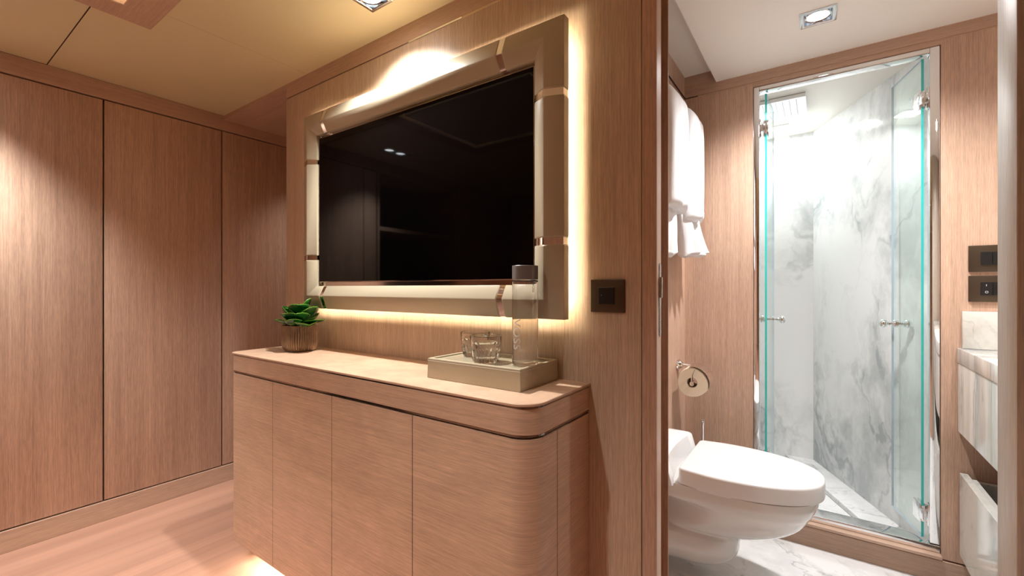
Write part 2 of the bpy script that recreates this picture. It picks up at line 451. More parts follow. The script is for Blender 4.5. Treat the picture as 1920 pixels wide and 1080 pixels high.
obj('led_strip', bm, M['led_hatch'], ht)
obj('backing', B(HX0+.03, HX1-.03, HY0+.03, HY1-.03, H+.05, H+.06), M['opal'], ht)

# ------------------------------------------------------------------ downlights
def downlight(x, y, z, label, power, color, angle=95, blend=.8, mat='lamp', group=None, rad=.025):
    t = thing('downlight', label, 'ceiling light', (x, y, z), group)
    bm = bmesh.new(); o2, i2 = .055, .041
    prof = [(0, z+.001), (0, z-.0035), (.003, z-.005), (.012, z-.005), (.014, z-.003), (.014, z+.03)]
    rings = []
    for (sx, sy) in ((-1, -1), (1, -1), (1, 1), (-1, 1)):
        rings.append([(x+sx*(o2-w_), y+sy*(o2-w_), z_) for w_, z_ in prof])
    rings.append(rings[0]); loft(bm, rings, (False, False), closed=False)
    bmesh.ops.remove_doubles(bm, verts=bm.verts[:], dist=1e-5)
    obj('frame', bm, M['steel'], t)
    bm = bmesh.new(); box(bm, x-.042, x+.042, y-.042, y+.042, z+.028, z+.034); obj('housing', bm, M['socket_dark'], t)
    bm = bmesh.new(); lathe(bm, [(.040, z+.006), (.040, z+.0), (.036, z-.002), (.034, z+.002), (.034, z+.018), (.037, z+.018), (.040, z+.006)], (x, y, 0), n=36); obj('gimbal_ring', bm, M['chrome'], t)
    bm = bmesh.new(); lathe(bm, [(.0, z+.004), (.012, z+.0035), (.024, z+.006), (.030, z+.010), (.032, z+.016)], (x, y, 0), n=32); obj('lamp', bm, M[mat], t)
    li = bpy.data.lights.new('downlight_beam', 'SPOT'); lo = bpy.data.objects.new('downlight_beam', li); COL.objects.link(lo)
    lo.location = (0, 0, -.008); lo.parent = t
    li.energy = power; li.color = color; li.spot_size = R(angle); li.spot_blend = blend; li.shadow_soft_size = rad
    return t
downlight(*DL[0], H, 'recessed square downlight above the television, cut by the top edge', 122, (1, .97, .93), 124, 1.)
downlight(*DL[1], H, 'recessed downlight by the wardrobe, mirrored as the left dot on the screen', 105, (1, .99, .97), 98, 1.)
downlight(*DL[2], H, 'recessed downlight by the wardrobe, mirrored as the right dot on the screen', 46, (1, .99, .97), 98, 1.)
downlight(*DL[3], H, 'added square downlight behind the viewer that fills the console front, outside the picture', 86, (1, .955, .91), 116, 1.)  # added fill lamp, placed to brighten the console front
downlight(*DL[4], H, 'added weak square fill downlight near the rear wall, outside the picture', 12, (1, .96, .91), 120, 1.)  # added fill lamp for general cabin brightness
downlight(-2.42, 1.62, H-.024, 'recessed downlight in the lowered soffit behind the television wall', 18, (1, .92, .86), 100, 1.)

# slot diffuser in the band above the television
sd = thing('air_vent', 'slim chrome slot vent in the joint above the television', 'air vent', (-1.10, YT, 2.0))
# ------------------------------------------------------------------ jambs of the bathroom door
bm = bmesh.new(); box(bm, XJ-.037, XJ, YT-.004, YT+.003, 0, H-.0, .001, 1)
struct('trim_6', bm, M['wood_v'])                                  # left casing
struct('trim_7', B(XJ-.040, XJ-.037, YT+.004, YT+.02, 0, H), M['gap'])
# sliding door leaf parked in its pocket
dr = bpy.data.objects.new('door_1', None); COL.objects.link(dr); dr.location = (XJ-.2, YT+.055, 0); BASE[dr] = Vector(dr.location); dr['kind'] = 'structure'
leafedge = simple('pale_oak_lipping', lin(208, 176, 152), .4)
obj('door_panel', B(XJ-.035, XJ-.001, YT+.005, YT+.038, 0.01, H, .001, 1), leafedge, dr)
bm = bmesh.new(); zc = EYE-.03
pts = arc(0, 0, .006, 0, 180, 6)
prof = [(p_[0], p_[1]+.0875) for p_ in arc(0, 0, .0065, 0, 180, 8)] + [(p_[0], p_[1]-.0875) for p_ in arc(0, 0, .0065, 180, 360, 8)]
yc = YT+.026
loft(bm, [[(XJ-.0015, yc+a, zc+b) for a, b in prof], [(XJ+.0008, yc+a, zc+b) for a, b in prof]])
lp = obj('lock_plate', bm, M['chrome_dark'], dr)
bm = bmesh.new(); box(bm, XJ-.003, XJ+.006, yc-.008, yc+.003, zc+.005, zc+.058, .001, 2); obj('latch', bm, M['chrome_dark'], lp)
bm = bmesh.new()
for dz in (.082, .013, -.012, -.05, -.082): lathe(bm, [(0, .0012), (.0025, .0009), (.0032, 0)], (XJ+.0008, yc, zc+dz), 'x', 12)
obj('screw', bm, M['chrome'], lp); 
struct('trim_8', B(XJ-.037, XJ-.020, YT+.039, YT+.094, 0, H), M['wood_slot_shade'])   # slot beside the leaf, its shadow put into the wood colour
struct('trim_9', B(XJ-.037, XJ+.001, YT+.095, YB, 0, H+.06, .001, 1), M['wood_v'])
# right jamb
struct('wall_right.001', B(XR, 1.25, YT-.002, YB, 0, H, .002, 2), M['wood_grey'])
# ------------------------------------------------------------------ bathroom shell
HB2 = 2.136
struct('wall_left.003', B(XL-.06, XL, YB, YS, 0, HB2), M['wood_v'])
struct('wall_left.004', B(XL-.06, XJ-.037, YB-.001, YB+.012, 0, HB2), M['wood_v'])
struct('ceiling.002', B(XL-.06, -.403, YB, YS, HB2, HB2+.05), M['ceiling_bath'])
bm = bmesh.new()
BD = [(-.005, 1.932), (.56, 1.66)]
holes = [(x-.045, x+.045, y-.045, y+.045) for x, y in BD]
ceil_with_holes(bm, -.403, XV+.05, YB, YS-.0, holes, H, H+.12)
struct('ceiling.003', bm, M['ceiling_bath'])
struct('wall_right.002', B(XV, XV+.06, YB, YS, 0, H), M['wood_v'])
# shower wall with its doorway
OX0, OX1, OZ0, OZ1 = -.248, .372, .105, 2.012
ZR = 2.031
struct('wall_back', B(XL-.06, OX0, YS, YS+.08, .088, ZR-.003), M['wood_v'])
struct('wall_back.001', B(OX1, XV+.05, YS, YS+.08, .088, ZR-.003), M['wood_v'])
struct('trim_10', B(OX0, OX1, YS, YS+.08, OZ1, ZR-.003), M['wood_hx'])
struct('trim_11', B(XL-.06, XV+.05, YS, YS+.08, ZR+.003, HB2), M['wood_hx'])
struct('trim_12', B(XL+.06, XV, YS+.004, YS+.07, ZR-.003, ZR+.003), simple('pale_reveal_strip', lin(232, 206, 176), .4))
struct('baseboard_back', B(XL, XV, YS-.006, YS+.07, 0, .082, .001, 1), M['wood_hx'])
struct('trim_13', B(OX0-.0, OX1-.0, YS-.03, YS+.10, .094, OZ0+.002, .002, 1), M['wood_hx'])   # oak sill below the shower door
struct('baseboard_left', B(XL, XL+.008, YB, YS-.006, 0, .082), M['wood_hy'])
struct('trim_14', B(XL, XL+.004, YB+.012, YS-.001, ZR-.002, ZR+.003), M['gap'])

for i, (x, y) in enumerate(BD):
    downlight(x, y, H, ['recessed square downlight in the bathroom ceiling', 'recessed bathroom downlight above the vanity, hidden behind the door head'][i], [98, 34][i], (1, .98, .97), 138, 1., rad=.03)

# ------------------------------------------------------------------ shower enclosure
ZF = .008; ZC = 2.0786
YK = 3.3446; XC = -.0322
struct('floor.002', B(-.42, .75, YS+.08, YK+.05, -.02, ZF), M['marble_fl'])
struct('ceiling.004', B(-.42, .75, YS+.02, YK+.05, ZC, ZC+.05), M['ceiling_bath'])
struct('wall_back.002', B(-.42, XC+.01, YK, YK+.04, ZF-.02, ZC), M['marble_sh2'])
bm = bmesh.new()
dx, dy = .416, -.909
poly = [(XC, YK), (XC+dx*1.085, YK+dy*1.085), (XC+dx*1.085+.05, YK+dy*1.085), (XC+.04, YK+.04)]
prism(bm, poly, ZF-.02, ZC)
struct('wall_right.003', bm, M['marble_sh'])
struct('wall_left.005', B(-.42, -.38, YS+.08, YK, ZF-.02, ZC), M['marble_sh2'])
# low marble step following the slanted wall
bm = bmesh.new(); nx, ny = -.909, -.416
wst = .13
poly = [(XC+.001, YK-.001), (XC+dx*1.085, YK+dy*1.085), (XC+dx*1.085-.03, YK+dy*1.085-.001), (XC+nx*wst+dx*.75, YK+ny*wst+dy*.75-.02), (XC+nx*wst-.03, YK-.001)]
prism(bm, poly, ZF, ZF+.018)
struct('trim_15', bm, M['marble_fl'])
bm = bmesh.new()
prism(bm, [(XC+nx*.145-.03, YK-.002), (XC+nx*.145+dx*.8, YK+ny*.145+dy*.8), (XC+nx*.1405+dx*.8, YK+ny*.1405+dy*.8), (XC+nx*.1405-.03, YK-.002)], ZF, ZF+.002)
struct('trim_16', bm, simple('grey_drain_slot', lin(150, 150, 148), .5))
bm = bmesh.new()

# chrome door frame
fr = thing('shower_door_frame', 'mirror-polished chrome frame around the shower doorway', 'door frame', ((OX0+OX1)/2, YS+.02, OZ0))
FW_L, FW_R, FT = .022, .028, .022
ya, yb = YS+.004, YS+.052
obj('jamb', B(OX0+.002, OX0+.002+FW_L, ya, yb, OZ0+.03, OZ1-.002, .0015, 2), M['chrome'], fr)
obj('jamb', B(OX1-.002-FW_R, OX1-.002, ya, yb, OZ0+.03, OZ1-.002, .0015, 2), M['chrome'], fr)
obj('head_rail', B(OX0+.002+FW_L, OX1-.002-FW_R, ya, yb, OZ1-.002-FT, OZ1-.002, .0015, 2), M['chrome'], fr)
obj('sill', B(OX0+.002, OX1-.002, ya-.006, yb+.03, OZ0+.003, OZ0+.028, .002, 2), M['chrome'], fr)

# the two glass doors, both swung inwards
def shower_door(hx, hy, ang, length, label, side, knob_at, knob_z, hinge_z, group=None):
    t = thing('shower_door', label, 'shower door', (hx, hy, OZ0+.034), group)
    d = Vector((math.sin(R(ang)), math.cos(R(ang)), 0)); n = Vector((d.y, -d.x, 0))
    z0, z1 = OZ0+.036, OZ1-.03; th = .0042
    bm = bmesh.new()
    P = lambda a, b, z: Vector((hx, hy, 0)) + d*a + n*b + Vector((0, 0, z))
    rings = [[P(0, -th, z), P(length, -th, z), P(length, th, z), P(0, th, z)] for z in (z0, z1)]
    vr = [[bm.verts.new(q) for q in r] for r in rings]
    for j in range(4):
        f = bm.faces.new([vr[0][j], vr[0][(j+1) % 4], vr[1][(j+1) % 4], vr[1][j]])
        f.material_index = 0 if j in (0, 2) else 1
        if j == 1: f.material_index = 2
    bm.faces.new(list(reversed(vr[0]))).material_index = 2; bm.faces.new(vr[1]).material_index = 2
    obj('glass_pane', bm, [M['pane'], M['edge'], M['edge_soft']], t, smooth=0)
    for hz in hinge_z:
        bm = bmesh.new(); Mx = Matrix(((d.x, n.x, 0, hx), (d.y, n.y, 0, hy), (0, 0, 1, hz), (0, 0, 0, 1)))
        for s_ in (-1, 1):
            t2 = bmesh.new(); box(t2, -.004, .052, s_*.0045 if s_ > 0 else -.0105, .0105 if s_ > 0 else -.0045, -.036, .036, .002, 2); merge(bm, t2, 0, Mx)
            t2 = bmesh.new(); box(t2, -.024, .004, s_*.0045 if s_ > 0 else -.0105, .0105 if s_ > 0 else -.0045, -.020, .020, .002, 2); merge(bm, t2, 0, Mx)
        t2 = bmesh.new(); lathe(t2, [(.0001, -.030), (.006, -.030), (.006, .030), (.0001, .030)], (-.008, 0, 0), 'z', 16); merge(bm, t2, 0, Mx)
        hg = obj('hinge', bm, M['chrome'], t)
        # wall leaf stands on the jamb
        jx = hx - side*.0 
        bm = bmesh.new()
        xw = (OX0+.002+FW_L) if side > 0 else (OX1-.002-FW_R)
        box(bm, min(xw, xw+side*.006), max(xw, xw+side*.006), YS+.010, YS+.046, hz-.04, hz+.04, .0015, 2)
        x2 = xw+side*.005
        box(bm, min(x2, hx-side*.006), max(x2, hx-side*.006), YS+.016, YS+.026, hz-.016, hz+.016, .001, 1)
        wl = obj('wall_leaf', bm, M['chrome'], hg)
        bm = bmesh.new()
        for sz in (-.03, .03): lathe(bm, [(.0001, .002), (.003, .0015), (.0038, 0)], (xw+side*.006, YS+.036, hz+sz), 'x', 12)
        obj('screw', bm, M['steel'], hg)
    # dumb-bell knob through the glass
    kb = bmesh.new(); kp = P(knob_at, 0, knob_z)
    Mk = Matrix(((n.x, d.x, 0, kp.x), (n.y, d.y, 0, kp.y), (0, 0, 1, kp.z), (0, 0, 0, 1)))
    t2 = bmesh.new()
    prof = [(.0001, -.034), (.0055, -.034), (.006, -.026), (.009, -.025), (.009, -.020), (.005, -.018), (.0045, -.011), (.008, -.010), (.0145, -.008), (.0165, -.0055), (.0165, -.0043), (.0165, .0043), (.0165, .0055), (.0145, .008), (.008, .010), (.0045, .011), (.005, .018), (.009, .020), (.009, .025), (.006, .026), (.0055, .034), (.0001, .034)]
    lathe(t2, prof, (0, 0, 0), 'x', 28); merge(kb, t2, 0, Mk)
    k = obj('knob', kb, M['chrome'], t, 30)
    for s_ in (-1, 1):
        t2 = bmesh.new()
        pr = [(.0001, s_*.057)] + [((.018)*math.sin(R(a)), s_*(.0425+.0155*math.cos(R(a)))) for a in range(18, 163, 18)] + [(.0055, s_*.0285)]
        lathe(t2, pr, (0, 0, 0), 'x', 28, cap=(False, False)); kb = bmesh.new(); merge(kb, t2, 0, Mk)
        obj('knob_ball', kb, M['crystal'], k, 30)
    return t
M['edge_soft'] = simple('pale_blue_glass_edge', lin(178, 196, 214), .2)
M['crystal'] = simple('chrome_knob_ball', (.8, .84, .84, 1), .05, 1.)
shower_door(-.200, YS+.030, 2., .262, 'left clear glass shower door, swung inwards so its teal edge faces the room', 1, .225, EYE-.155, [1.825, .33])
shower_door(.325, YS+.030, -13.5, .262, 'right clear glass shower door, half open inwards beside the vanity', -1, .235, EYE-.155, [1.825, .235])
# rubber stop in the head rail corner
# rain shower
rs = thing('rain_shower', 'square perforated steel rain shower panel in the shower ceiling', 'shower head', (-.1975, 2.78, ZC-.022))
x0, x1, y0, y1 = -.338, -.057, 2.64, 2.922
bm = bmesh.new(); box(bm, x0, x1, y0, y1, ZC-.022, ZC-.002, .0015, 1)
for i in range(8):
    for j in range(16):
        lathe(bm, [(.0001, ZC-.0235), (.0017, ZC-.0235), (.0022, ZC-.0215)], (x0+.03+i*.03, y0+.018+j*.0156, 0), 'z', 8, mi=1)
obj('panel', bm, [simple('bright_steel_panel', (.92, .94, .96, 1), .3, .6), M['black']], rs)
# shower lamp
sl = thing('shower_light', 'small flush white light in the shower ceiling behind the rain panel', 'ceiling light', (-.1975, 3.14, ZC))
obj('frame', B(-.2445, -.1505, 3.093, 3.187, ZC-.006, ZC+.001, .001, 1), M['opal'], sl)
obj('lens', B(-.2375, -.1575, 3.10, 3.18, ZC-.009, ZC-.0055), M['lamp_sh'], sl)
li = bpy.data.lights.new('shower_beam', 'AREA'); lo = bpy.data.objects.new('shower_beam', li); COL.objects.link(lo); lo.parent = sl
lo.location = (0, 0, -.012); li.shape = 'SQUARE'; li.size = .076; li.energy = 5.0; li.color = (.97, 1, 1)

# ------------------------------------------------------------------ console
XC0, XC1, YC0 = -1.972, -.52, .820
ZTOP = 1.10-.261; ZAP = 1.10-.338; ZBT = .082
cs = thing('console_cabinet', 'floating oak console cabinet with rounded corners under the television', 'cabinet', ((XC0+XC1)/2, (YC0+YT)/2, 0))
def outline(x0, x1, y0, y1, rl, rr, rb=0.004):
    p_ = []
    p_ += arc(x0+rl, y0+rl, rl, 180, 270, 8)
    p_ += arc(x1-rr, y0+rr, rr, 270, 360, 14)
    p_ += [(x1, y1), (x0, y1)]
    return p_
def slab(x0, x1, y0, y1, z0, z1, rl, rr, mi=0, ch=.0015):
    bm = bmesh.new()
    a = outline(x0+ch, x1-ch, y0+ch, y1, rl-ch, rr-ch); b = outline(x0, x1, y0, y1, rl, rr)
    loft(bm, [[(x, y, z0) for x, y in a], [(x, y, z0+ch) for x, y in b], [(x, y, z1-ch) for x, y in b], [(x, y, z1) for x, y in a]])
    return bm
rl, rr = .03, .062
yb_ = YT-.001
obj('top', slab(XC0-.004, XC1+.004, YC0-.004, yb_, ZTOP-.007, ZTOP, rl, rr), M['wood_top'] if 'wood_top' in M else M['wood_h'], cs)
obj('chrome_strip', slab(XC0+.001, XC1-.001, YC0+.001, yb_, ZTOP-.0125, ZTOP-.0065, rl-.002, rr-.002, ch=.0005), M['chrome_dark'], cs)
obj('apron', slab(XC0, XC1, YC0, yb_, ZAP+.004, ZTOP-.012, rl, rr), M['wood_h'], cs)
obj('chrome_strip', slab(XC0+.001, XC1-.001, YC0+.001, yb_, ZAP-.001, ZAP+.0042, rl-.002, rr-.002, ch=.0005), M['chrome_dark'], cs)
obj('carcass', slab(XC0+.014, XC1-.014, YC0+.014, yb_, ZBT+.002, ZAP-.0005, .03, .05), M['gap'], cs)
zd0, zd1 = ZBT, ZAP-.0055
def panel(pts_outer, th=.012):
    """thin curved door leaf following a run of outline points"""
    bm = bmesh.new()
    P_ = [Vector((x, y)) for x, y in pts_outer]; inn = []
    for i, p_ in enumerate(P_):
        d = (P_[min(i+1, len(P_)-1)]-P_[max(i-1, 0)]).normalized(); n = Vector((-d.y, d.x)); inn.append(p_+n*th)
    poly = [tuple(p_) for p_ in P_] + [tuple(p_) for p_ in reversed(inn)]
    prism(bm, poly, zd0, zd1); return bm
g = .0015
sx = [-1.636, -1.269, -.899]
leaf = arc(XC0+rl, YC0+rl, rl, 180, 270, 8)
obj('door', panel([(XC0, YC0+.2)] + leaf + [(sx[0]-g, YC0)]), M['wood_h'], cs)
obj('door', panel([(sx[0]+g, YC0), (sx[1]-g, YC0)]), M['wood_h'], cs)
obj('door', panel([(sx[1]+g, YC0), (sx[2]-g, YC0)]), M['wood_h'], cs)
obj('door', panel([(sx[2]+g, YC0)] + arc(XC1-rr, YC0+rr, rr, 270, 360, 14) + [(XC1, .937-g)]), M['wood_h'], cs)
obj('side_panel', panel([(XC1, .937+g), (XC1, yb_)]), M['wood_h'], cs)
obj('side_panel', B(XC0, XC0+.012, YC0+.203, yb_, zd0, zd1), M['wood_h'], cs)
bm = bmesh.new(); box(bm, XC0+.12, XC1-.10, YC0+.07, YC0+.082, ZBT-.008, ZBT+.002)
obj('led_strip', bm, M['led_floor'], cs)
obj('plinth', B(XC0+.15, XC1-.12, YC0+.17, yb_, 0.0, ZBT+.002), M['wood_h'], cs)

# ------------------------------------------------------------------ television and its frame
FX0, FX1, FZ0, FZ1 = -1.848, -.568, 1.0134, 1.843
tf = thing('decorative_frame', 'taupe leather frame with chrome bands round the television, edged by a warm glow', 'frame', ((FX0+FX1)/2, YT, FZ0))
PROF = [(0, 1.087), (0, 1.061), (.002, 1.059), (.052, 1.0415), (.056, 1.0415), (.092, 1.0605), (.095, 1.063), (.095, 1.082), (.091, 1.082), (.091, 1.067), (.055, 1.047), (.004, 1.065), (.004, 1.087)]
def prof_inset(k):
    out = []
    for i, (w_, y_) in enumerate(PROF):
        if i <= 1: out.append((w_+k, y_))
        elif i <= 6: out.append((w_ if i > 2 else w_+k, y_+k))
        else: out.append((w_, y_))
    return out
def frame_piece(path, mat, name, inset=0., chamf=.0022):
    """path: list of (x, z, nx, nz); nx,nz points inwards (diagonal at corners)"""
    bm = bmesh.new(); rings = []
    def ring(st, k):
        x, z, a, b = st
        return [(x+a*w_, y_, z+b*w_) for w_, y_ in prof_inset(k)]
    if chamf:
        s0, s1 = path[0], path[1]
        e0, e1 = path[-1], path[-2]
        def step(p_, q_, t_):
            d = Vector((q_[0]-p_[0], q_[1]-p_[1])).normalized()*t_
            return (p_[0]+d.x, p_[1]+d.y, p_[2], p_[3])
        rings.append(ring(path[0], inset+chamf)); rings.append(ring(step(s0, s1, chamf*1.6), inset))
        for st in path[1:-1]: rings.append(ring(st, inset))
        rings.append(ring(step(e0, e1, chamf*1.6), inset)); rings.append(ring(path[-1], inset+chamf))
    else:
        rings = [ring(st, inset) for st in path]
    loft(bm, rings)
    return obj(name, bm, mat, tf, 28)
xa, xb, za, zb_ = -1.690, -.775, 1.229, 1.636     # band centres
hb = .010
L_ = M['leather']
top = lambda x: (x, FZ1, 0, -1)
bot = lambda x: (x, FZ0, 0, 1)
lef = lambda z: (FX0, z, 1, 0)
rig = lambda z: (FX1, z, -1, 0)
frame_piece([top(xa+hb), top(xb-hb)], L_, 'rail')
frame_piece([bot(xa+hb), bot(xb-hb)], L_, 'rail')
frame_piece([lef(za+hb), lef(zb_-hb)], L_, 'stile')
frame_piece([rig(za+hb), rig(zb_-hb)], L_, 'stile')
frame_piece([lef(zb_+hb), (FX0, FZ1, 1, -1), top(xa-hb)], L_, 'corner')
frame_piece([top(xb+hb), (FX1, FZ1, -1, -1), rig(zb_+hb)], L_, 'corner')
frame_piece([rig(za-hb), (FX1, FZ0, -1, 1), bot(xb+hb)], L_, 'corner')
frame_piece([bot(xa-hb), (FX0, FZ0, 1, 1), lef(za-hb)], L_, 'corner')
for fn, c in ((top, xa), (top, xb), (bot, xa), (bot, xb), (lef, za), (lef, zb_), (rig, za), (rig, zb_)):
    b_ = frame_piece([fn(c-hb), fn(c+hb)], M['chrome'], 'band', .0018, 0)
ins = .030
bm = bmesh.new(); a, b = ins, ins+.007
box(bm, FX0+a, FX1-a, 1.064, 1.070, FZ1-b, FZ1-a); obj('led_strip', bm, M['led'], tf)
bm = bmesh.new(); box(bm, FX0+a, FX1-a, 1.064, 1.070, FZ0+a, FZ0+b); obj('led_strip', bm, M['led'], tf)
bm = bmesh.new(); box(bm, FX0+a, FX0+b, 1.064, 1.070, FZ0+b, FZ1-b); obj('led_strip', bm, M['led'], tf)
bm = bmesh.new(); box(bm, FX1-b, FX1-a, 1.064, 1.070, FZ0+b, FZ1-b); obj('led_strip', bm, M['led'], tf)
# backing tray that carries surround and screen
bm = bmesh.new()
e = .0905
box(bm, FX0+e, FX1-e, 1.083, YT, FZ0+e, FZ1-e); obj('backing', bm, M['rim'], tf)

tv = thing('television', 'large black flat television set in the taupe surround', 'television', ((FX0+FX1)/2, 1.075, 1.12))
TX0, TX1, TZ0, TZ1 = -1.747, -.669, 1.1236, 1.7355
bm = bmesh.new(); box(bm, TX0, TX1, 1.0705, 1.0825, TZ0, TZ1, .0012, 2); obj('bezel', bm, M['rim'], tv)
obj('screen', B(TX0+.0025, TX1-.0025, 1.0695, 1.0712, TZ0+.0035, TZ1-.0025), M['screen'], tv)

# slot vent parts (band joint above the surround)
bm = bmesh.new(); box(bm, -1.245, -.985, YT-.0015, YT+.004, 2.0035, 2.0110, .0008, 1); obj('cover_strip', bm, M['chrome'], sd)
bm = bmesh.new(); box(bm, -.985, -.60, YT-.0012, YT+.004, 2.0042, 2.0103, .0006, 1); obj('side_strip', bm, simple('pale_metal_strip', lin(220, 196, 160), .35), sd)

# ------------------------------------------------------------------ switch by the door
def plate(x0, x1, z0, z1, yf, label, name='wall_switch', cat='switch', group=None, dz=1):
    t = thing(name, label, cat, ((x0+x1)/2, yf, z0), group)
    bm = bmesh.new(); box(bm, x0, x1, yf-.008, yf, z0, z1, .0022, 2); obj('cover_plate', bm, M['bronze'], t)
    return t
sw = plate(-.514, -.416, EYE-.055, EYE+.0195, YT, 'square bronze switch plate with black button right of the television')
# (re-fit height to a square plate)
for c in list(sw.children): bpy.data.objects.remove(c, do_unlink=True)
z0, z1 = EYE-.0655, EYE+.0225
bm = bmesh.new(); box(bm, -.5125, -.417, YT-.008, YT, z0, z1, .002, 2); obj('cover_plate', bm, M['bronze'], sw)
bm = bmesh.new(); box(bm, -.489, -.444, YT-.0105, YT-.006, EYE-.043, EYE+.002, .0008, 1); bt = obj('button', bm, M['black'], sw)
bm = bmesh.new(); lathe(bm, [(.0001, -.0003), (.0014, 0)], (-.480, YT-.0106, EYE-.019), 'y', 12); obj('indicator', bm, simple('grey_indicator', (.25, .25, .25, 1), .4), bt)

# ------------------------------------------------------------------ tray, bottle, glasses
TXa, TXb, TYa, TYb = -.938, -.612, .913, 1.108
ty = thing('serving_tray', 'rectangular greige leather tray on the console top', 'tray', ((TXa+TXb)/2, (TYa+TYb)/2, ZTOP))
TZ = EYE-.2035
bm = bmesh.new(); k = .003
# tapered box with a shallow sunk top
o1 = [(TXa+.0, TYa+.0), (TXb-.0, TYa+.0), (TXb-.0, TYb), (TXa, TYb)]
def rect(i, z): return [(TXa+i, TYa+i, z), (TXb-i, TYa+i, z), (TXb-i, TYb-i, z), (TXa+i, TYb-i, z)]
loft(bm, [rect(.001, ZTOP), rect(0, ZTOP+.002), rect(0.0015, TZ-.002), rect(.003, TZ), rect(.010, TZ), rect(.011, TZ-.001), rect(.011, TZ-.006)], (True, True))
obj('body', bm, M['leather_tray'], ty, 30)
bm = bmesh.new(); loft(bm, [rect(.0113, TZ-.0062), rect(.0113, TZ-.0042)]); obj('lining', bm, M['tray_floor'], ty)
bm = bmesh.new()   # stitched seam line round the rim
loft(bm, [rect(.0008, TZ-.0078), rect(.0004, TZ-.0070), rect(.0008, TZ-.0062)], (False, False)); obj('seam', bm, simple('pale_stitching', lin(200, 190, 168), .6), ty)
ZTR = TZ-.004

bx, by = -.651, .995
bo = thing('water_bottle', 'tall clear cylindrical glass water bottle with grey cap on the tray', 'bottle', (bx, by, ZTR))
z = ZTR
bm = bmesh.new(); r = .0353
prof = [(.0001, z+.0035), (.026, z+.0012), (.031, z+.0002), (.0340, z+.002), (r, z+.006), (r, z+.222), (.0350, z+.2275), (.028, z+.2295), (.028, z+.2275), (.0327, z+.224), (.0327, z+.014), (.031, z+.011), (.0001, z+.012)]
lathe(bm, prof, (bx, by, 0), 'z', 64); obj('glass_body', bm, M['glass'], bo, 50)
bm = bmesh.new(); prof = [(.0001, z+.0118), (.0311, z+.0108), (.03285, z+.0138), (.03285, z+.2232), (.0001, z+.2232)]
lathe(bm, prof, (bx, by, 0), 'z', 64); obj('water', bm, M['water'], bo, 50)
bm = bmesh.new(); c0 = z+.2302
lathe(bm, [(.0001, c0), (.0345, c0), (.0351, c0+.001), (.0351, c0+.0362), (.0342, c0+.0373), (.0001, c0+.0375)], (bx, by, 0), 'z', 64); obj('cap', bm, M['grey_cap'], bo)
def cyl_text(s_, size, cx, cy, cz, rad, ang, vertical, name, mat, parent, spacing=1.0, back=False):
    cu = bpy.data.curves.new('txt', 'FONT'); cu.body = s_; cu.size = size; cu.align_x = 'CENTER'; cu.align_y = 'CENTER'; cu.space_character = spacing
    cu.resolution_u = 3
    to = bpy.data.objects.new('txt', cu); COL.objects.link(to)
    bpy.context.view_layer.update()
    me = bpy.data.meshes.new_from_object(to.evaluated_get(bpy.context.evaluated_depsgraph_get()))
    bpy.data.objects.remove(to, do_unlink=True)
    bm = bmesh.new(); bm.from_mesh(me); bpy.data.meshes.remove(me)
    bmesh.ops.subdivide_edges(bm, edges=[e_ for e_ in bm.edges if e_.calc_length() > size*.12], cuts=2)
    bmesh.ops.triangulate(bm, faces=bm.faces[:])
    for v in bm.verts:
        x, y = v.co.x, v.co.y
        if vertical: x, y = y, -x            # reads downwards
        a = R(ang) + x/rad
        v.co = Vector((cx + rad*math.cos(a), cy + rad*math.sin(a), cz + y))
    return obj(name, bm, mat, parent, 0)
# lettering: dark word by the cap, pale word lower down
cyl_text('VOSS', .0098, bx, by, z+.2075, .03545, -20, True, 'lettering', M['print'], bo, 1.0)
cyl_text('VOSS', .034, bx, by, z+.085, .03545, -98, True, 'lettering', M['etch'], bo, 1.05)

def tumbler(x, y, label, h=.074, r=.0455, fill=.052):
    t = thing('drinking_glass', label, 'glass', (x, y, ZTR), 'water tumblers on the tray')
    z = ZTR; bm = bmesh.new(); n = 72; rings = []
    def ringf(rad, zz, flute):
        out = []
        for i in range(n):
            a = 2*PI*i/n; q = rad*(1 - flute*abs(math.sin(a*8)))
            out.append((x+q*math.cos(a), y+q*math.sin(a), zz))
        return out
    rings += [ringf(.0002, z+.002, 0), ringf(r*.66, z+.0015, 0), ringf(r*.74, z, .0), ringf(r*.80, z+.004, .06), ringf(r*.86, z+.018, .08), ringf(r*.90, z+.030, .07), ringf(r*.925, z+.040, .03), ringf(r*.94, z+.045, 0), ringf(r*.985, z+h-.001, 0), ringf(r*.98, z+h, 0), ringf(r*.955, z+h-.001, 0)]
    rings += [ringf(r*.90, z+.045, 0), ringf(r*.82, z+.020, 0), ringf(r*.76, z+.013, 0), ringf(.0002, z+.011, 0)]
    loft(bm, rings, (True, True)); obj('glass_body', bm, M['glass'], t, 35)
    bm = bmesh.new()
    lathe(bm, [(.0002, z+.0108), (r*.762, z+.0128), (r*.823, z+.020), (r*.902, z+.045), (r*.91, z+fill), (.0002, z+fill)], (x, y, 0), 'z', 48); obj('water', bm, M['water'], t, 35)
tumbler(-.862, 1.040, 'water tumbler at the back left of the tray, nearer the plant')
tumbler(-.770, .975, 'front water tumbler on the tray, nearer the bottle')

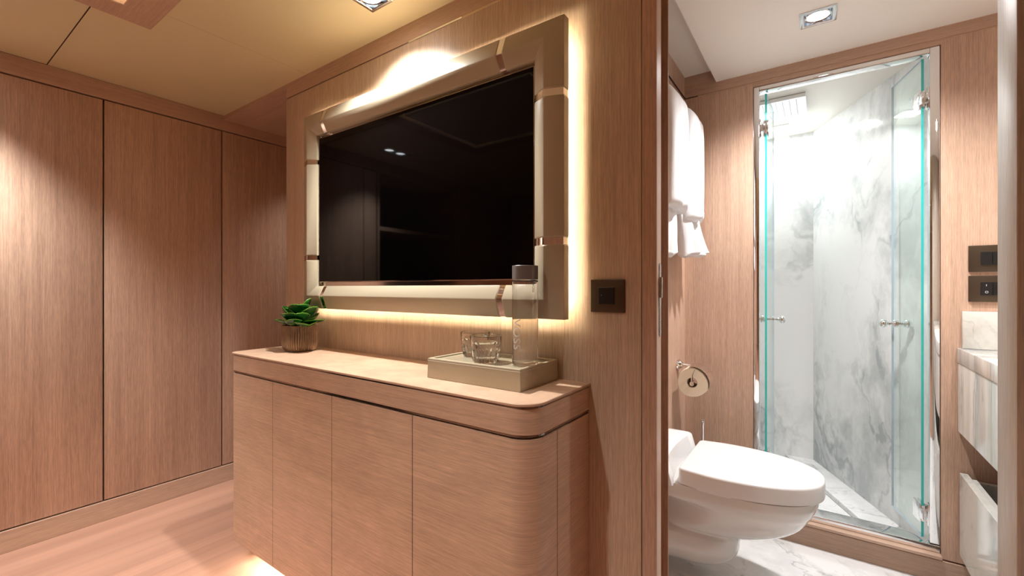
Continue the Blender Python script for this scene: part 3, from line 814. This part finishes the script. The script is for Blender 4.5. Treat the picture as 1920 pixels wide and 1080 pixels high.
# ------------------------------------------------------------------ potted plant
px, py = -1.778, 1.003
pp = thing('potted_plant', 'small green round-leaved plant in a ribbed bronze pot on the console', 'plant', (px, py, ZTOP))
bm = bmesh.new()
def pot_ring(hs, z, rib, rc=.35, n=576):
    out = []
    for i in range(n):
        a = 2*PI*i/n
        c, s_ = math.cos(a), math.sin(a); e_ = 4.2
        q = hs/((abs(c)**e_+abs(s_)**e_)**(1/e_))
        q *= 1 - rib*(.5+.5*math.cos(a*48))**2
        out.append((px+q*c, py+q*s_, z))
    return out
zz = ZTOP
rings = [pot_ring(.001, zz+.001, 0), pot_ring(.042, zz, 0), pot_ring(.050, zz+.003, .0), pot_ring(.055, zz+.010, .06), pot_ring(.0595, zz+.03, .06), pot_ring(.0605, zz+.07, .06), pot_ring(.0600, zz+.098, .06), pot_ring(.0595, zz+.106, .02), pot_ring(.0575, zz+.108, 0), pot_ring(.054, zz+.106, 0), pot_ring(.053, zz+.090, 0), pot_ring(.001, zz+.089, 0)]
loft(bm, rings); obj('pot', bm, M['pot'], pp, 25)
bm = bmesh.new(); loft(bm, [pot_ring(.001, zz+.0905, 0), pot_ring(.052, zz+.0905, 0), pot_ring(.051, zz+.096, 0), pot_ring(.001, zz+.099, 0)]); obj('soil', bm, M['soil'], pp)
def leafmesh(bm, base, direction, L0, W0, cup, tilt, th=.0016):
    """cupped obovate leaf with a lighter rim"""
    d = Vector(direction).normalized(); up = Vector((0, 0, 1))
    side = d.cross(up).normalized(); nrm = side.cross(d).normalized()
    nu, nv = 10, 8; top, botv = [], []
    for i in range(nu+1):
        u = i/nu
        ue = min(1, (u**.85)*.985+.008); wdt = W0*max(0., 1-(2*ue-1)**2)**.55
        row, rowb = [], []
        for j in range(nv+1):
            v_ = j/nv*2-1
            hgt = cup*(v_*v_)*wdt + cup*.9*L0*(u-.45)**2 + tilt*L0*u*u
            q = Vector(base) + d*(u*L0) + side*(v_*wdt) + nrm*hgt
            row.append(bm.verts.new(q)); rowb.append(bm.verts.new(q-nrm*th))
        top.append(row); botv.append(rowb)
    for i in range(nu):
        for j in range(nv):
            rim = 1 if (j in (0, nv-1) and False) else 0
            bm.faces.new([top[i][j], top[i+1][j], top[i+1][j+1], top[i][j+1]]).material_index = rim
            bm.faces.new([botv[i][j+1], botv[i+1][j+1], botv[i+1][j], botv[i][j]]).material_index = 0
    for i in range(nu):
        bm.faces.new([top[i][0], botv[i][0], botv[i+1][0], top[i+1][0]]).material_index = 1
        bm.faces.new([top[i+1][nv], botv[i+1][nv], botv[i][nv], top[i][nv]]).material_index = 1
    for j in range(nv):
        bm.faces.new([top[0][j+1], botv[0][j+1], botv[0][j], top[0][j]]); bm.faces.new([top[nu][j], botv[nu][j], botv[nu][j+1], top[nu][j+1]]).material_index = 1
bm = bmesh.new(); stems = bmesh.new()
zs = zz+.095
specs = []
rnd = random.Random(4)
# outer ring, mid ring, top cluster : (azimuth deg, elevation deg, start radius, start height, length, half width)
for az, el, r0, h0, ln, hw in [
    (203, 5, .024, .012, .080, .029), (246, 14, .020, .010, .062, .028), (296, 6, .022, .008, .066, .029), (350, 2, .032, .010, .082, .032), (32, 12, .026, .014, .070, .028), (92, 16, .02, .014, .062, .028), (150, 12, .02, .014, .066, .028),
    (222, 34, .018, .026, .062, .031), (276, 24, .020, .022, .060, .030), (318, 30, .024, .020, .066, .033), (12, 26, .022, .032, .068, .030), (70, 36, .014, .03, .056, .028), (128, 40, .014, .03, .056, .028), (176, 32, .018, .032, .060, .029),
    (240, 50, .020, .040, .044, .026), (330, 44, .010, .044, .062, .031), (40, 56, .006, .050, .066, .020), (165, 58, .012, .046, .046, .025), (285, 62, .006, .040, .046, .026)]:
    a, e_ = R(az+rnd.uniform(-9, 9)), R(el)
    dd = Vector((math.cos(a)*math.cos(e_), math.sin(a)*math.cos(e_), math.sin(e_)))
    e_ = 0
    b0 = Vector((px+math.cos(a)*r0, py+math.sin(a)*r0, zs+h0))
    leafmesh(bm, b0, dd, ln*1.25, hw*1.38, rnd.uniform(.3, .6), rnd.uniform(-.15, .2))
    tube(stems, [(px+math.cos(a)*r0*.3, py+math.sin(a)*r0*.3, zs), (b0+Vector((px+math.cos(a)*r0*.3, py+math.sin(a)*r0*.3, zs)))/2, b0+dd*.006], .0018, 6)
obj('foliage', bm, [M['leaf'], M['leaf_rim']], pp, 60, recalc=False)
obj('stems', stems, M['leaf_rim'], pp)

# ------------------------------------------------------------------ toilet
AY = 1.808
to = thing('toilet', 'white wall-hung toilet with closed lid by the bathroom left wall', 'toilet', (XL, AY, 0))
def smooth01(t): t = max(0, min(1, t)); return t*t*(3-2*t)
def bowl_ring(z, xf, wf, wb, n=28):
    xb = XL+.003; cap = min(.24, (xf-xb)*.55); xm = xf-cap
    side = []
    for i in range(n+1):
        t_ = i/n
        if t_ < .45:
            x = xb + (xm-xb)*(t_/.45); w_ = wb + (wf-wb)*smooth01(t_/.45)
        else:
            a = (t_-.45)/.55*PI/2; x = xm + cap*math.sin(a); w_ = wf*max(math.cos(a), 0)**.80
        side.append((x, w_))
    return [(x, AY-w_, z) for x, w_ in side[:-1]] + [(side[-1][0], AY, z)] + [(x, AY+w_, z) for x, w_ in reversed(side[:-1])]
keys = [(.40, .0, .184, .174), (.375, -.002, .184, .173), (.352, -.010, .180, .170), (.340, -.016, .177, .150), (.328, -.024, .173, .095), (.31, -.034, .167, .068), (.285, -.052, .158, .058), (.255, -.09, .143, .060), (.228, -.145, .120, .070), (.210, -.200, .100, .085), (.200, -.222, .104, .112), (.19, -.232, .112, .132), (.165, -.240, .120, .142), (.135, -.244, .121, .142), (.105, -.262, .108, .128), (.08, -.30, .082, .10), (.066, -.36, .045, .06)]
def interp(keys, per=4):
    out = []
    for i in range(len(keys)-1):
        p0, p1, p2, p3 = keys[max(i-1, 0)], keys[i], keys[i+1], keys[min(i+2, len(keys)-1)]
        for k_ in range(per):
            t_ = k_/per
            out.append(tuple(.5*((2*b)+(-a+c)*t_+(2*a-5*b+4*c-d)*t_*t_+(-a+3*b-3*c+d)*t_**3) for a, b, c, d in zip(p0, p1, p2, p3)))
    out.append(keys[-1]); return out
bm = bmesh.new(); loft(bm, [bowl_ring(*k_) for k_ in interp(keys)]); obj('bowl', bm, M['porcelain'], to, 60)
def lid_ring(z, ins, n=30, xb=-.416, xf=.016, hw=.194):
    side = []; xb += ins; xf -= ins; hw -= ins; cap = .30; xm = xf-cap
    rc = .018
    for i in range(7):
        a = i/6*PI/2; side.append((xb+rc-rc*math.cos(a), hw*.93-rc+rc*math.sin(a)))
    for i in range(1, 7): t_ = i/7; side.append((xb+rc+(xm-xb-rc)*t_, hw*(.93+.07*math.sin(t_*PI/2))))
    for i in range(n+1):
        a = i/n*PI/2; side.append((xm+cap*math.sin(a), hw*math.cos(a)**.86 if i < n else 0))
    return [(x, AY-w_, z) for x, w_ in side[:-1]] + [(side[-1][0], AY, z)] + [(x, AY+w_, z) for x, w_ in reversed(side[:-1])]
bm = bmesh.new()
loft(bm, [lid_ring(.396, .012), lid_ring(.3965, .008), lid_ring(.412, .006)]); obj('seat', bm, M['plastic_white'], to, 50)
bm = bmesh.new()
loft(bm, [lid_ring(.403, .004), lid_ring(.404, .001), lid_ring(.410, 0), lid_ring(.452, .0005), lid_ring(.4570, .0018), lid_ring(.4592, .005), lid_ring(.460, .010), lid_ring(.4606, .03)])
obj('lid', bm, M['plastic_white'], to, 50)
# hinge housing: curved ridge behind the lid
bm = bmesh.new(); rings = []
for i in range(21):
    v_ = i/20*2-1; y = AY+v_*.196
    bow = .03*(1-v_*v_)
    edge = .0 if abs(v_) < .93 else .008
    xb0 = XL+.004; xt = -.452-bow*.6; xf_ = -.424-bow
    if abs(v_) == 1: rings.append([(xb0, y, .395), (xb0, y, .476), (xt-.006, y, .476), (xt, y, .470), (xf_-.008, y, .402), (xf_-.008, y, .395)])
    else: rings.append([(xb0, y, .392), (xb0, y, .484-edge), (xt-.010, y, .484-edge), (xt+.001, y, .477-edge), (xf_, y, .404), (xf_, y, .392)])
loft(bm, rings); obj('hinge_housing', bm, M['plastic_white'], to, 40)

# ------------------------------------------------------------------ towels on their rail
tr_ = thing('towel_rail', 'chrome towel rail on the bathroom left wall carrying the white towels', 'towel rail', (XL, 1.92, 1.82))
RX, RZ = -.478, 1.832
bm = bmesh.new(); tube(bm, [(RX, 1.60, RZ), (RX, 1.9, RZ), (RX, 2.215, RZ)], .009, 16); obj('bar', bm, M['chrome'], tr_)
for yy in (1.605, 2.21):
    bm = bmesh.new(); lathe(bm, [(.0001, 0), (.022, 0), (.022, .006), (.012, .010), (.008, .016), (.008, RX-XL-.005), (.0001, RX-XL-.005)], (XL, yy, RZ), 'x', 24); obj('bracket', bm, M['chrome'], tr_)
def towel(name, label, y0, y1, ztop, zbot, tin, tout, seed, folds=3, flare=.0, hem=True, over=True, cat='towel', group='white towels on the rail', lean=0.):
    rn = random.Random(seed); bm = bmesh.new(); rings = []; n = 72; nzs = 46
    yc, hy = (y0+y1)/2, (y1-y0)/2
    ph = [rn.uniform(0, 6.28) for _ in range(8)]
    for k_ in range(nzs+1):
        t_ = k_/nzs
        if over and t_ > .9:
            u = (t_-.9)/.1; zz_ = ztop-.05 + .05*math.sin(u*PI/2); sh = math.cos(u*PI/2)
        else:
            zz_ = zbot + (ztop-.05-zbot)*(t_/.9); sh = 1.
        low = 1-t_
        x_in, x_out = tin, tout + flare*low**1.5
        cx = (x_in+x_out)/2; hx = (x_out-x_in)/2*max(sh, .04) * (.86+.14*min(1, low*5))
        if over: cx = RX + (cx-RX)*max(sh, .0)
        if t_ < .03: hx *= .55+.45*(t_/.03); 
        ring = []
        for i in range(n):
            a = 2*PI*i/n; c, s_ = math.cos(a), math.sin(a); e_ = 3.2 if over else 2.5
            q = 1/((abs(c)**e_+abs(s_)**e_)**(1/e_))
            yy = s_*q; xx = c*q
            wob = (.16 if over else .26)*math.sin(folds*yy*3.0+ph[0]+t_*1.2)*(.25+.9*low) + .07*math.sin(folds*yy*7+ph[1]-t_*2)*(.3+low)
            X = cx + hx*(xx + wob*(.6+.4*xx))
            Y = yc + hy*yy*(1-.05*math.sin(t_*5+ph[2])-.04*(1-low)) + lean*low
            Z = zz_ + (.006*math.sin(yy*5+ph[3]) + .008*yy)*low**3
            if hem and .055 < t_ < .075: X += .0015*xx
            ring.append((X, Y, Z))
        rings.append(ring)
    loft(bm, rings); o_ = obj(name, bm, M['terry'], None, 70)
    tag(o_, label, cat, group); return o_
towel('bath_towel', 'longer white towel at the near end of the rail, below the shorter one', 1.62, 1.85, 1.47, 1.222, -.515, -.464, 3, 3, .0, over=False)
towel('bath_towel', 'longer white towel hanging by the shower wall, its gathered hem lowest on the right', 1.925, 2.170, 1.47, 1.240, -.515, -.446, 9, 4, .030, over=False, lean=.018)
towel('hand_towel', 'shorter white terry towel on the rail nearer the door', 1.66, 1.90, 1.868, 1.405, -.527, -.430, 5, 1.1, .003)
towel('hand_towel', 'shorter white terry towel on the rail nearer the shower', 1.935, 2.175, 1.872, 1.392, -.527, -.425, 12, 1.2, .006)

# ------------------------------------------------------------------ toilet roll holder and roll
hh = thing('toilet_roll_holder', 'chrome toilet roll holder with cover flap on the bathroom left wall', 'holder', (XL, 2.135, EYE-.36))
hz = EYE-.357; hyy = 2.135
bm = bmesh.new(); lathe(bm, [(.0001, 0), (.024, 0), (.026, .003), (.025, .008), (.019, .012), (.016, .020), (.010, .024), (.0001, .024)], (XL, hyy, hz), 'x', 32); obj('wall_rose', bm, M['chrome'], hh)
bm = bmesh.new(); tube(bm, [(XL+.02, hyy, hz), (XL+.05, hyy, hz), (-.452, hyy, hz)], .006, 14)
lathe(bm, [(.0001, -.014), (.011, -.014), (.012, 0), (.011, .014), (.0001, .014)], (-.447, hyy, hz), 'y', 20)
obj('arm', bm, M['chrome'], hh)
rc = Vector((-.4585, 2.085, EYE-.415))
bm = bmesh.new(); tube(bm, [(-.447, hyy-.012, hz), (-.448, 2.02, hz-.004), (-.452, 2.012, hz-.02), (rc.x+.004, 2.011, rc.z+.006), (rc.x+.003, 2.014, rc.z), (rc.x, 2.03, rc.z), (rc.x, 2.13, rc.z)], .0042, 12)
lathe(bm, [(.0001, -.010), (.007, -.009), (.009, -.002), (.007, .005), (.0001, .006)], (rc.x+.004, 2.011, rc.z), 'y', 16); obj('spindle', bm, M['chrome'], hh)
bm = bmesh.new()   # curved flap over the roll
ro = .073; prf = []
for i in range(15):
    a = R(100-i*8.6); prf.append((rc.x+ro*math.cos(a), rc.z+ro*math.sin(a)))
inn = [(rc.x+(x-rc.x)*.975, rc.z+(z_-rc.z)*.975) for x, z_ in reversed(prf)]
pl = prf+inn
loft(bm, [[(x, 2.035, z_) for x, z_ in pl], [(x, 2.140, z_) for x, z_ in pl]]); obj('cover_flap', bm, M['chrome'], hh)
rl_ = thing('toilet_roll', 'cream toilet paper roll hanging in the chrome holder', 'toilet paper', (rc.x, rc.y, rc.z-.06))
bm = bmesh.new()
def rollring(rad, y, wob=1):
    return [(rc.x+(rad*(1+.035*math.cos(3*(2*PI*i/60)+.6)*wob))*math.cos(2*PI*i/60), y, rc.z+(rad*(1+.035*math.cos(3*(2*PI*i/60)+.6)*wob))*math.sin(2*PI*i/60)) for i in range(60)]
y0, y1 = 2.036, 2.132
loft(bm, [rollring(.022, y0, 0), rollring(.060, y0), rollring(.0635, y0+.003), rollring(.0635, y1-.003), rollring(.060, y1), rollring(.022, y1, 0), rollring(.022, y0, 0)], (False, False)); 
bmesh.ops.remove_doubles(bm, verts=bm.verts[:], dist=1e-6); obj('paper', bm, M['paper'], rl_)
bm = bmesh.new(); loft(bm, [rollring(.0219, y0+.001, 0), rollring(.0219, y1-.001, 0), rollring(.0205, y1-.001, 0), rollring(.0205, y0+.001, 0), rollring(.0219, y0+.001, 0)], (False, False)); bmesh.ops.remove_doubles(bm, verts=bm.verts[:], dist=1e-6); obj('core', bm, M['cardboard'], rl_)

# toilet brush
tb = thing('toilet_brush', 'chrome toilet brush standing on the floor behind the toilet', 'toilet brush', (-.447, 2.19, 0))
bm = bmesh.new(); lathe(bm, [(.0001, .001), (.038, .001), (.04, .004), (.04, .30), (.037, .305), (.034, .30), (.034, .012), (.0001, .010)], (-.447, 2.19, 0), 'z', 32); obj('canister', bm, M['steel'], tb)
bm = bmesh.new(); lathe(bm, [(.0001, .03), (.0075, .03), (.0075, .465), (.0095, .470), (.0105, .480), (.0085, .489), (.0001, .493)], (-.447, 2.19, 0), 'z', 20); obj('handle', bm, M['chrome'], tb)

# ------------------------------------------------------------------ vanity
va = thing('vanity', 'marble vanity with thick top and drawer front right of the shower', 'vanity', (.68, 1.75, .57))
VX = .414
vy0, vy1 = YB+.02, YS-.002
obj('countertop', B(VX, XV-.001, vy0, vy1, EYE-.273, EYE-.220, .0015, 2), M['marble_van'], va)
obj('drawer', B(VX+.003, XV-.05, vy0+.002, vy1-.001, EYE-.526, EYE-.2755, .001, 1), M['marble_van'], va)
obj('reveal', B(VX+.010, XV-.05, vy0+.004, vy1-.001, EYE-.2755, EYE-.273), M['gap'], va)
obj('splashback', B(VX+.012, XV-.002, YS-.022, YS-.001, EYE-.2195, EYE-.085, .0015, 2), M['marble_box'], va)
lb = thing('laundry_bin', 'open-topped grey-green marble bin below the vanity', 'bin', (.68, 1.75, .12))
bx0, by0, bz0, bz1 = VX+.006, 1.40, EYE-.977, EYE-.676
obj('front_panel', B(bx0, bx0+.022, by0, YS-.008, bz0, bz1, .001, 1), M['marble_box'], lb)
obj('liner', B(bx0+.022, bx0+.040, by0+.01, YS-.03, bz0+.01, bz1-.010), M['marble_box'], lb)
obj('side_panel', B(bx0+.04, .85, by0, by0+.02, bz0, bz1-.01), M['marble_box'], lb)
obj('side_panel', B(bx0+.04, .85, YS-.030, YS-.010, bz0, bz1-.02), M['marble_box'], lb)
obj('base', B(bx0+.04, .85, by0+.02, YS-.03, bz0, bz0+.02), M['marble_box'], lb)
obj('back_panel', B(.83, .85, by0+.02, YS-.03, bz0+.02, bz1-.02), M['marble_box'], lb)
obj('plinth', B(.60, XV-.002, by0+.05, YS-.010, 0, bz0), M['wood_v'], lb)

# switch and socket plates on the shower wall
def plate2(z0, z1, label, name, cat, socket):
    t = thing(name, label, cat, (.51, YS, z0))
    bm = bmesh.new(); box(bm, .4435, .580, YS-.008, YS, z0, z1, .0022, 2); obj('cover_plate', bm, M['bronze'], t)
    zc_ = (z0+z1)/2
    bm = bmesh.new(); box(bm, .474, .503, YS-.0115, YS-.006, zc_-.0235, zc_+.0235, .001, 1); b_ = obj('rocker', bm, M['black'], t)
    if socket:
        bm = bmesh.new(); box(bm, .487, .4885, YS-.0122, YS-.0112, zc_+.009, zc_+.016); obj('on_mark', bm, M['etch'], b_)
        bm = bmesh.new(); lathe(bm, [(.0028, -.0006), (.0042, -.0006), (.0042, 0), (.0028, 0)], (.4885, YS-.0115, zc_-.012), 'y', 20); obj('off_mark', bm, M['etch'], b_)
        bm = bmesh.new(); box(bm, .5045, .550, YS-.0105, YS-.006, zc_-.0235, zc_+.0235, .001, 1); s_ = obj('socket', bm, M['black'], t)
        bm = bmesh.new(); lathe(bm, [(.0195, -.0012), (.0205, -.0012), (.0205, .0005), (.019, .0005)], (.5275, YS-.0105, zc_), 'y', 32); obj('socket_ring', bm, M['black'], s_)
    else:
        bm = bmesh.new(); box(bm, .5045, .550, YS-.0115, YS-.006, zc_-.0235, zc_+.0235, .001, 1); obj('rocker', bm, M['black'], t)
plate2(EYE+.058, EYE+.1535, 'upper bronze switch plate with black rockers above the vanity', 'wall_switch', 'switch', False)
plate2(EYE-.050, EYE+.0447, 'lower bronze plate with black switch and round socket above the vanity', 'wall_socket', 'socket', True)
